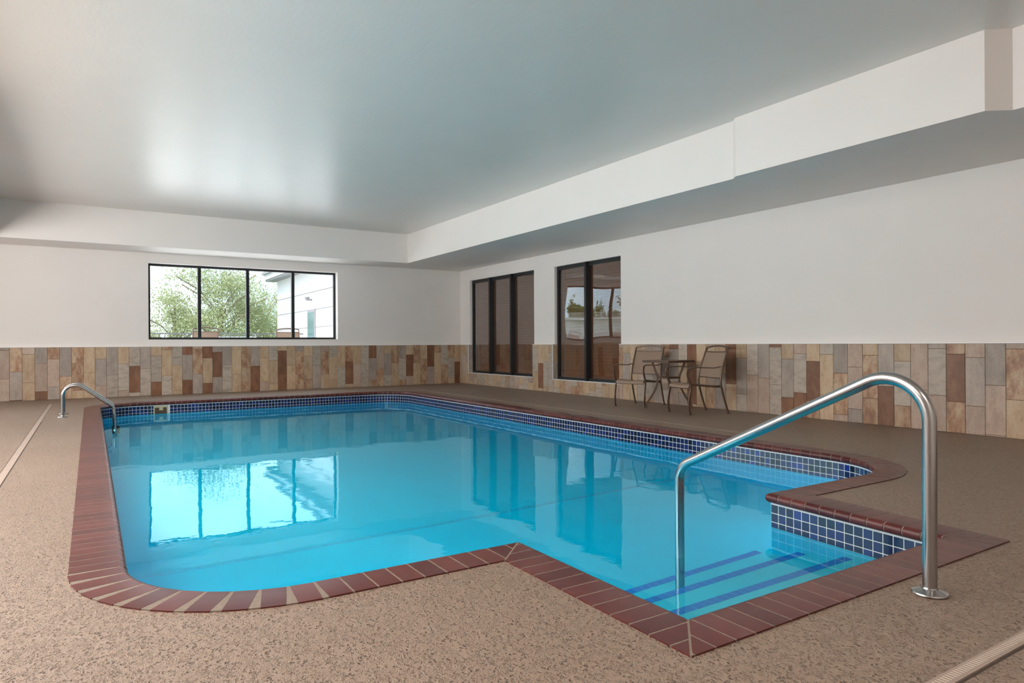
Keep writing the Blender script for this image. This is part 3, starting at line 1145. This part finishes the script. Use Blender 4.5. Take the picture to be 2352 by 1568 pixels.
for i in range(nC):
    p0, k0 = CORN[i]
    p1, k1 = CORN[(i + 1) % nC]
    p0, p1 = Vector(p0), Vector(p1)
    t_ = (p1 - p0).normalized()
    nr = Vector((t_.y, -t_.x))
    s0 = RAD if k0 == 'arc' else 0.0
    s1 = (p1 - p0).length - (RAD if k1 == 'arc' else 0.0)
    planes = []
    ext0 = ext1 = 0.0
    def mitre(j, start):
        pm = Vector(CORN[j][0])
        a, b_ = Vector(CORN[j - 1][0]), Vector(CORN[(j + 1) % nC][0])
        d0, d1 = (pm - a).normalized(), (b_ - pm).normalized()
        n0, n1 = Vector((d0.y, -d0.x)), Vector((d1.y, -d1.x))
        bis = (n0 + n1) / (1 + n0.dot(n1))
        md = bis.normalized()                      # direction of the mitre joint, nose -> outer
        pn = Vector((-md.y, md.x))                 # normal of mitre plane
        if start:
            if pn.dot(d1) > 0: pn = -pn            # clear the side before the corner
            ext = max(0.0, -(bis.dot(d1)) * BW)
        else:
            if pn.dot(d0) < 0: pn = -pn
            ext = max(0.0, bis.dot(d0) * BW)
        co_ = pm - pn * (JG / 2)
        return (Vector((co_.x, co_.y, 0)), Vector((pn.x, pn.y, 0))), ext
    if k0 == 'mitre':
        pl_, ext0 = mitre(i, True)
        planes.append(pl_)
    if k1 == 'mitre':
        pl_, ext1 = mitre((i + 1) % nC, False)
        planes.append(pl_)
    a0, a1 = s0 - ext0, s1 + ext1
    # phase of the joints (measured where the photograph shows them)
    ph = {1: 0.063, 2: -0.01, 4: 0.05}.get(i, None)
    if k0 == 'arc' and k1 == 'arc' or ph is None:
        n_ = max(1, round((s1 - s0) / PB))
        pb = (s1 - s0) / n_
        cs = [s0 + pb * (q + .5) for q in range(n_)]
        if ext0: cs = [s0 - pb * (q + .5) for q in range(int(ext0 / pb) + 1)] + cs
        if ext1: cs = cs + [s1 + pb * (q + .5) for q in range(int(ext1 / pb) + 1)]
    else:
        pb = PB
        first = ph + pb / 2 - pb * (1 + int((ph - a0) / pb + 1))
        cs = []
        c = first
        while c - pb / 2 < a1:
            if c + pb / 2 > a0: cs.append(c)
            c += pb
    for c in cs:
        vs, fs = brick_mesh(p0 + t_ * c, t_, nr, pb - JG)
        put_brick(vs, fs, planes)
    if k1 == 'arc':
        j = (i + 1) % nC
        pm = Vector(CORN[j][0])
        d1 = (Vector(CORN[(j + 1) % nC][0]) - pm).normalized()
        n0, n1 = nr, Vector((d1.y, -d1.x))
        cc = pm - n0 * RAD - n1 * RAD
        a_0 = math.atan2(n0.y, n0.x)
        nb = 10
        for q in range(nb):
            a_ = a_0 + (math.pi / 2) * (q + .5) / nb
            nn = Vector((math.cos(a_), math.sin(a_)))
            vs, fs = brick_mesh(cc + nn * (RAD - .0), Vector((-nn.y, nn.x)), nn, RAD * (math.pi / 2) / nb - JG)
            put_brick(vs, fs, [])
tag(brest.build('brick_run', M['brick'], coping), kind='stuff')
# mortar bed
mb = MB()
rings = []
prg = [(BW - .0015, ZB - .0008)] + [(TH / 2 + (TH / 2 - .0035) * math.cos(math.pi / 2 + math.pi * q / 6), ZB - TH / 2 + (TH / 2 - .0008) * math.sin(math.pi / 2 + math.pi * q / 6)) for q in range(7)] + [(BW - .0015, ZB - TH + .002)]
for (d, z) in prg:
    rings.append([(x, y, z) for x, y in offset_loop(d, 30)])
nr_ = len(rings[0])
for i in range(len(rings)):
    A, B_ = rings[i], rings[(i + 1) % len(rings)]
    for k in range(nr_):
        l = (k + 1) % nr_
        mb.quad(A[k], A[l], B_[l], B_[k])
mb.build('mortar', M['grout'], coping, fix=True)

# ------------------------------------------------------------------ deck drain
drain = empty('deck_drain', (0, 0, 0))
tag(drain, 'narrow pinkish slotted drain strip set into the deck around the pool', 'drain')
M['drain'] = plain('drain_plastic', (0.33, 0.25, 0.205), 0.8, noise=.03, nscale=5)
M['slot'] = plain('slot_edge', (0.62, 0.52, 0.44), 0.5)
M['crack'] = plain('dark_joint', (0.06, 0.04, 0.03), 0.9)
MB().box(-.60, -.55, .96, 13.9, -.002, .0035).build('drain_cover', M['drain'], drain)
MB().box(-.55, 7.0, .96, 1.007, -.002, .0035).build('drain_cover', M['drain'], drain)
mb = MB()
mb.box(-.548, -.543, 1.0, 10.8, -.001, .001)
mb.box(-.607, -.601, 1.0, 13.9, -.001, .001)
mb.box(-.60, 7.0, .950, .957, -.001, .001)
mb.build('joint', M['crack'], drain)
for k in range(100):
    x = 1.75 + k * .0155
    m_ = MB().box(x, x + .0035, .972, .998, .0035, .0042).build('slot', M['slot'], drain)
jt = MB().box(6.086, 6.094, 4.6, 13.65, -.001, .0015).build('deck_joint', plain('pale_joint', (.42, .33, .26), .8))
tag(jt, 'thin pale joint line in the deck between the pool and the right wall', 'joint')

# ------------------------------------------------------------------ hand rails
def flange(mb, x, y):
    mb.lathe([(.060, .0), (.066, .004), (.064, .009), (.045, .016), (.030, .021), (.0285, .027), (.0255, .027)], 40, (x, y, .001))
def railing_main():
    e = empty('handrail', (2.81, 1.355, 0))
    tag(e, 'large polished steel handrail leading down the pool steps in the foreground', 'handrail')
    pts = [(0, 0, .002), (0, .0, .872), (0, 1.275, .280), (0, 1.325, -.75)]
    pts = [(0, 0, .002), (0, -.003, .950), (0, 1.328, .303), (0, 1.330, -.80)]
    P = fillet(pts, [.17, .13], 14)
    mb = MB().tube(P, .0260, 32)
    mb.build('rail_tube', M['steel'], e, smooth=True)
    mb = MB()
    flange(mb, 0, 0)
    mb.build('flange', M['steel'], e, smooth=True)
railing_main()
def ladder():
    e = empty('pool_ladder', (-.335, 11.55, 0))
    tag(e, 'small steel pool ladder with paired hooped rails at the far left of the pool', 'ladder')
    for yo in (-.25, .30):
        pts = [(0, yo, .0), (0, yo, .555), (.17, yo, .555), (.64, yo, .085), (.665, yo, -.34), (.665, yo, -1.05)]
        P = fillet([pts[0], (0, yo, .60), (.63, yo, .10), (.655, yo, -1.05)], [.15, .11], 10)
        MB().tube(P, .021, 18).build('rail_tube', M['steel'], e, smooth=True)
        mb = MB()
        flange(mb, 0, yo)
        mb.build('flange', M['steel'], e, smooth=True)
    for z in (-.27, -.52, -.77):
        s_ = MB().box(.60, .70, -.24, .29, z - .012, z + .012).build('tread', M['rubber'], e)
ladder()

# ------------------------------------------------------------------ patio chairs and table
def make_chair(name='patio_chair'):
    e = empty(name)
    hw = .262
    for s in (-1, 1):
        y = s * hw
        # front leg rising into the arm
        leg = catmull([(.30, y, 0), (.318, y, .10), (.312, y, .22), (.285, y, .36), (.292, y, .42), (.335, y, .52), (.345, y, .585), (.335, y, .63)], 6)
        l = MB().bar(leg, .036, .014, up=(0, 1, 0)).build('front_leg', M['bronze'], e, smooth=True)
        MB().box(.285, .318, y - .017, y + .017, 0, .008).build('foot_cap', M['foot'], l)
        arm = catmull([(.335, y, .63), (.30, y, .650), (.18, y, .655), (.02, y, .648), (-.10, y, .645), (-.20, y * .98, .662)], 6)
        MB().bar(arm, .030, .014, up=(0, 0, 1)).build('armrest', M['bronze'], e, smooth=True)
        post = catmull([(-.33, y, 0), (-.275, y, .15), (-.225, y, .32), (-.200, y, .44), (-.225, y * .98, .60), (-.285, y * .96, .78), (-.345, y * .95, .925)], 6)
        l = MB().bar(post, .026, .022, up=(0, 1, 0)).build('rear_leg', M['bronze'], e, smooth=True)
        MB().box(-.345, -.312, y - .016, y + .016, 0, .008).build('foot_cap', M['foot'], l)
        sr = catmull([(.30, y * .93, .375), (.26, y * .93, .415), (.12, y * .93, .405), (-.10, y * .93, .385), (-.215, y * .93, .385)], 5)
        MB().bar(sr, .024, .030, up=(0, 0, 1)).build('seat_rail', M['bronze'], e, smooth=True)
    yb_ = hw * .95
    top = catmull([(-.345, -yb_, .925), (-.352, -yb_ * .5, .945), (-.356, 0, .952), (-.352, yb_ * .5, .945), (-.345, yb_, .925)], 6)
    MB().bar(top, .022, .028, up=(0, 0, 1)).build('top_rail', M['bronze'], e, smooth=True)
    r2 = catmull([(-.322, -yb_, .868), (-.322, 0, .862), (-.322, yb_, .868)], 4)
    MB().bar(r2, .016, .016).build('back_rail', M['bronze'], e, smooth=True)
    r3 = [(-.208, -hw * .98, .500), (-.205, 0, .497), (-.208, hw * .98, .500)]
    MB().bar(r3, .016, .016).build('back_rail', M['bronze'], e, smooth=True)
    MB().bar([(.297, -hw, .37), (.297, hw, .37)], .020, .030).build('crossbar', M['bronze'], e)
    MB().bar([(-.20, -hw, .375), (-.20, hw, .375)], .018, .024).build('crossbar', M['bronze'], e)
    # back sling: curved sheet with thickness
    def sheet(rows, th, nseg=6):
        mb = MB()
        vs = []
        for (x, z, h_, sag) in rows:
            for k in range(nseg + 1):
                t = k / nseg
                vs.append((x, -h_ + 2 * h_ * t, z - sag * math.sin(math.pi * t)))
        nR = len(rows)
        n0 = len(vs)
        off = []
        for i, v in enumerate(vs):
            off.append((v[0] - th[0], v[1], v[2] - th[1]))
        fs = []
        w_ = nseg + 1
        for i in range(nR - 1):
            for k in range(nseg):
                a = i * w_ + k
                fs.append((a, a + 1, a + 1 + w_, a + w_))
                fs.append((a + n0, a + w_ + n0, a + 1 + w_ + n0, a + 1 + n0))
        for k in range(nseg):
            fs.append((k + 1, k, k + n0, k + 1 + n0))
            a = (nR - 1) * w_ + k
            fs.append((a, a + 1, a + 1 + n0, a + n0))
        for i in range(nR - 1):
            a = i * w_
            fs.append((a, a + w_, a + w_ + n0, a + n0))
            a = i * w_ + nseg
            fs.append((a + w_, a, a + n0, a + w_ + n0))
        return mb.add(vs, fs)
    hs = hw * .95 - .008
    sheet([(-.322, .862, hs, 0), (-.285, .77, hs, 0), (-.25, .68, hs, 0), (-.225, .60, hs + .004, 0), (-.210, .503, hs + .006, 0)], (.005, 0)).build('back_sling', M['sling'], e, smooth=True)
    hs = hw * .93 - .006
    sheet([(.318, .372, hs, .004), (.305, .408, hs, .010), (.26, .428, hs, .014), (.12, .418, hs, .022), (-.05, .402, hs, .022), (-.19, .394, hs, .012)], (0, .006)).build('seat_sling', M['sling'], e, smooth=True)
    return e
def face(vx, vy):
    return math.atan2(vy, vx)
ch = make_chair()
ch.location = (7.41, 7.92, 0)
ch.rotation_euler = (0, 0, face(-.955, -.30))
tag(ch, 'bronze framed patio armchair with tan sling, left of the small table', 'chair', 'patio chairs by the right wall')
c2 = copy_tree(ch)
c2.location = (7.335, 6.65, 0)
c2.rotation_euler = (0, 0, face(-.96, .22))
tag(c2, 'bronze framed patio armchair with tan sling, right of the small table', 'chair', 'patio chairs by the right wall')

tb = empty('bistro_table', (7.45, 7.33, 0))
tag(tb, 'small square bistro table with glass top between the two patio chairs', 'table')
hs = .275
zt = .735
MB().box(-hs, hs, -hs, -hs + .03, zt - .035, zt).build('top_frame', M['bronze'], tb)
MB().box(-hs, hs, hs - .03, hs, zt - .035, zt).build('top_frame', M['bronze'], tb)
MB().box(-hs, -hs + .03, -hs + .03, hs - .03, zt - .035, zt).build('top_frame', M['bronze'], tb)
MB().box(hs - .03, hs, -hs + .03, hs - .03, zt - .035, zt).build('top_frame', M['bronze'], tb)
MB().box(-hs + .03, hs - .03, -hs + .03, hs - .03, zt - .012, zt - .004).build('glass_top', M['table_glass'], tb)
for sx in (-1, 1):
    for sy in (-1, 1):
        pts = catmull([(sx * .17, sy * .17, zt - .03), (sx * .145, sy * .145, .60), (sx * .115, sy * .115, .47), (sx * .125, sy * .125, .34), (sx * .175, sy * .175, .19), (sx * .225, sy * .225, .08), (sx * .25, sy * .25, 0)], 6)
        MB().bar(pts, .032, .014, up=(sx, -sy, 0)).build('leg', M['bronze'], tb, smooth=True)
q = .115
for (a, b_) in (((-q, -q), (q, -q)), ((q, -q), (q, q)), ((q, q), (-q, q)), ((-q, q), (-q, -q))):
    MB().bar([(a[0], a[1], .47), (b_[0], b_[1], .47)], .014, .028).build('brace', M['bronze'], tb)

# ------------------------------------------------------------------ outdoors behind the back window
GZ = 0.43
g = MB().box(-90, 60, 15.6, 26.0, GZ - .3, GZ).build('ground', M['patio'], None)
tag(g, kind='structure')
g = MB().box(-90, 60, 26.0, 140, GZ - 1.0, GZ - .60).build('ground', M['grass'], None)
tag(g, kind='structure')
g = MB().box(-60, XL - .26, -20, 15.6, -.4, -.02).build('ground', M['patio'], None)
tag(g, kind='structure')

# outdoor chairs
for (x, y, rz, lab) in ((2.14, 16.15, R90 * .97, 'outdoor sling chair seen through the left middle panes of the back window'),
                        (4.02, 16.35, R90 * .80, 'outdoor sling chair seen in front of the white building wing')):
    c = copy_tree(ch)
    c.location = (x, y, GZ)
    c.rotation_euler = (0, 0, rz)
    tag(c, lab, 'chair', 'outdoor patio chairs')

# railing fence
fe = empty('patio_fence', (0, 24, GZ - .07))
tag(fe, 'grey metal picket railing around the patio outside the window', 'fence')
MB().box(-30, 6.39, -.02, .02, 1.0, 1.04).build('rail', M['fence'], fe)
MB().box(-30, 6.39, -.015, .015, .82, .85).build('rail', M['fence'], fe)
MB().box(-30, 6.39, -.015, .015, .08, .11).build('rail', M['fence'], fe)
x = -29.9
pk = None
while x < 6.3:
    k = round((x + 29.9) / .14)
    if k % 16 == 15:
        MB().box(x - .03, x + .03, -.03, .03, 0, 1.07).build('post', M['fence'], fe)
    elif x > -12:
        if pk is None:
            pk = MB().box(-.009, .009, -.009, .009, .11, 1.0).build('picket', M['fence'], fe).data
            bpy.data.objects['picket'].location = (x, 0, 0)
        else:
            o = link('picket', pk, None, fe)
            o.location = (x, 0, 0)
    x += .14

# white wing of the building on the right
bl = empty('building_wing', (6.4, 20, 0))
tag(bl, 'white wing of the building with grey eave beyond the back window', 'building')
MB().box(0, 8, -4.45, 7.86, -.2, 3.55).build('wall', M['siding'], bl)
for z in (.99, 1.59, 2.19, 2.79):
    MB().box(-.012, 0, -4.45, 7.86, z - .012, z + .012).build('siding_joint', M['joint'], bl)
MB().box(-.38, 8.4, -4.45, 8.2, 3.55, 3.62).build('soffit', M['eave'], bl)
MB().box(-.42, 8.4, -4.45, 8.25, 3.62, 3.82).build('fascia', M['siding'], bl)
MB().box(-.50, 8.5, -4.45, 8.35, 3.82, 3.92).build('gutter', M['eave'], bl)
dr = MB().box(-.03, 0, 2.45, 3.40, .40, 2.20).build('door', M['eave'], bl)
MB().box(-.035, -.02, 2.56, 3.29, .45, 2.10).build('pane', M['teal'], dr)
MB().box(-.03, 0, -2.2, -2.05, .45, 2.3).build('downpipe', M['siding'], bl)
sc = MB().box(-.16, 0, 2.85, 2.97, 2.50, 2.56).build('wall_lamp', M['eave'], bl)
MB().lathe([(0, 0), (.05, 0), (.09, .12), (0, .12)], 12, (-.16, 2.91, 2.50)).build('shade', M['eave'], sc)

# trees
def foliage(n_, cx, cy, cz, rx, ry, rz, leaf, seed, clumps=40, thin=0.0):
    r = np.random.RandomState(seed)
    # clump centres inside an ellipsoid, leaves scattered round the clumps
    c = r.normal(size=(clumps, 3))
    c /= np.linalg.norm(c, axis=1)[:, None]
    c *= (r.rand(clumps, 1) ** .45)
    cr_ = .16 + .17 * r.rand(clumps)
    k = r.randint(0, clumps, n_)
    p = r.normal(size=(n_, 3)) * .55
    p = c[k] + p * cr_[k][:, None]
    p = p * np.array([rx, ry, rz]) + np.array([cx, cy, cz])
    a = r.normal(size=(n_, 3)); a /= np.linalg.norm(a, axis=1)[:, None]
    b_ = r.normal(size=(n_, 3)); b_ -= a * (a * b_).sum(1)[:, None]; b_ /= np.linalg.norm(b_, axis=1)[:, None]
    s_ = leaf * (.6 + .8 * r.rand(n_, 1))
    V = np.stack([p - a * s_, p + b_ * s_ * .5, p + a * s_, p - b_ * s_ * .5], 1).reshape(-1, 3)
    me = bpy.data.meshes.new('foliage')
    me.vertices.add(len(V))
    me.vertices.foreach_set('co', V.ravel())
    me.loops.add(4 * n_)
    me.loops.foreach_set('vertex_index', np.arange(4 * n_))
    me.polygons.add(n_)
    me.polygons.foreach_set('loop_start', np.arange(0, 4 * n_, 4))
    me.polygons.foreach_set('loop_total', np.full(n_, 4))
    me.update(calc_edges=True)
    return me
def tree(x, y, h, w, n_, leaf, mat, seed, label, trunk=.16, base=.25, group=None, clumps=44):
    h += .48
    e = empty('tree', (x, y, GZ - .60))
    tag(e, label, 'tree', group)
    r = random.Random(seed)
    mb = MB().tube([(0, 0, 0), (.05, 0, h * .25), (-.05, .05, h * .55)], trunk * .8, 8)
    for k in range(9):
        a = r.random() * 6.28
        rr = w * .5 * (.5 + .4 * r.random())
        mb.tube([(0, 0, h * (.2 + .04 * k)), (rr * .5 * math.cos(a), rr * .5 * math.sin(a), h * (.35 + .05 * k)), (rr * math.cos(a), rr * math.sin(a), h * (.42 + .055 * k))], trunk * .22, 5)
    mb.build('trunk', M['bark'], e)
    hh = h * (1 - base) / 2
    me = foliage(n_, 0, 0, h - hh, w / 2, w / 2, hh, leaf, seed, clumps)
    f = link('foliage', me, mat, e)
    tag(f, kind='stuff')
tree(5.3, 34.5, 4.9, 5.6, 32000, .047, M['leaf'], 5, 'broad loose-leaved green tree directly beyond the window', base=.06, clumps=80)
tree(8.2, 38.5, 4.6, 4.2, 11000, .05, M['leaf'], 12, 'green tree crown touching the white building wing', base=.08, clumps=50)
tree(3.5, 36.0, 3.3, 3.4, 5500, .047, M['leaf'], 9, 'low spreading tree at the left of the back window', base=.05, clumps=30)
# distant row to the left, seen mirrored in the two pane window
trn = random.Random(4)
k = 0
for i in range(12):
    a = math.radians(121 + i * 4.6)
    d = 78 + trn.random() * 10
    x, y = 4 + d * math.cos(a), 8 + d * math.sin(a)
    tree(x, y, 7.2 + 1.6 * trn.random(), 6.4, 5000, .22, M['leaf_dark'], 40 + i, 'dark green tree in the distant row beyond the patio', base=.02, trunk=.3, group='distant tree row', clumps=26)
# long white building in front of that row
wb = empty('long_white_building', (-34, 44, 0))
wb.rotation_euler = (0, 0, math.radians(40))
tag(wb, 'long low white building in front of the distant tree row', 'building')
MB().box(-22, 22, 0, 10, -.2, 3.4).build('wall', M['siding'], wb)
MB().box(-22.3, 22.3, -.3, 10.3, 3.4, 3.6).build('roof', M['siding'], wb)

# parked car
car = empty('parked_car', (4.75, 28.6, GZ - .60), R90)
tag(car, 'silver car parked beyond the railing, only its roof showing', 'car')
prof = [(-2.2, .35), (-2.2, .75), (-1.95, .95), (-1.55, 1.0), (-1.0, 1.42), (-.6, 1.50), (.5, 1.50), (.95, 1.40), (1.35, 1.02), (2.0, .92), (2.2, .70), (2.2, .35)]
vs = [(x * .95, -.85, z) for x, z in prof] + [(x * .95, .85, z) for x, z in prof]
n_ = len(prof)
fs = [(i, (i + 1) % n_, (i + 1) % n_ + n_, i + n_) for i in range(n_)] + [tuple(range(n_)), tuple(reversed(range(n_, 2 * n_)))]
MB().add(vs, fs).build('body', M['car'], car)
MB().add([(-1.25, -.86, 1.04), (.95, -.86, 1.04), (.55, -.86, 1.40), (-.80, -.86, 1.40)], [(0, 1, 2, 3)]).build('window', M['carglass'], car, fix=False)
for x in (-1.3, 1.3):
    w_ = MB().tube([(x, -.9, .33), (x, -.7, .33)], .33, 20).build('wheel', M['rubber'], car)
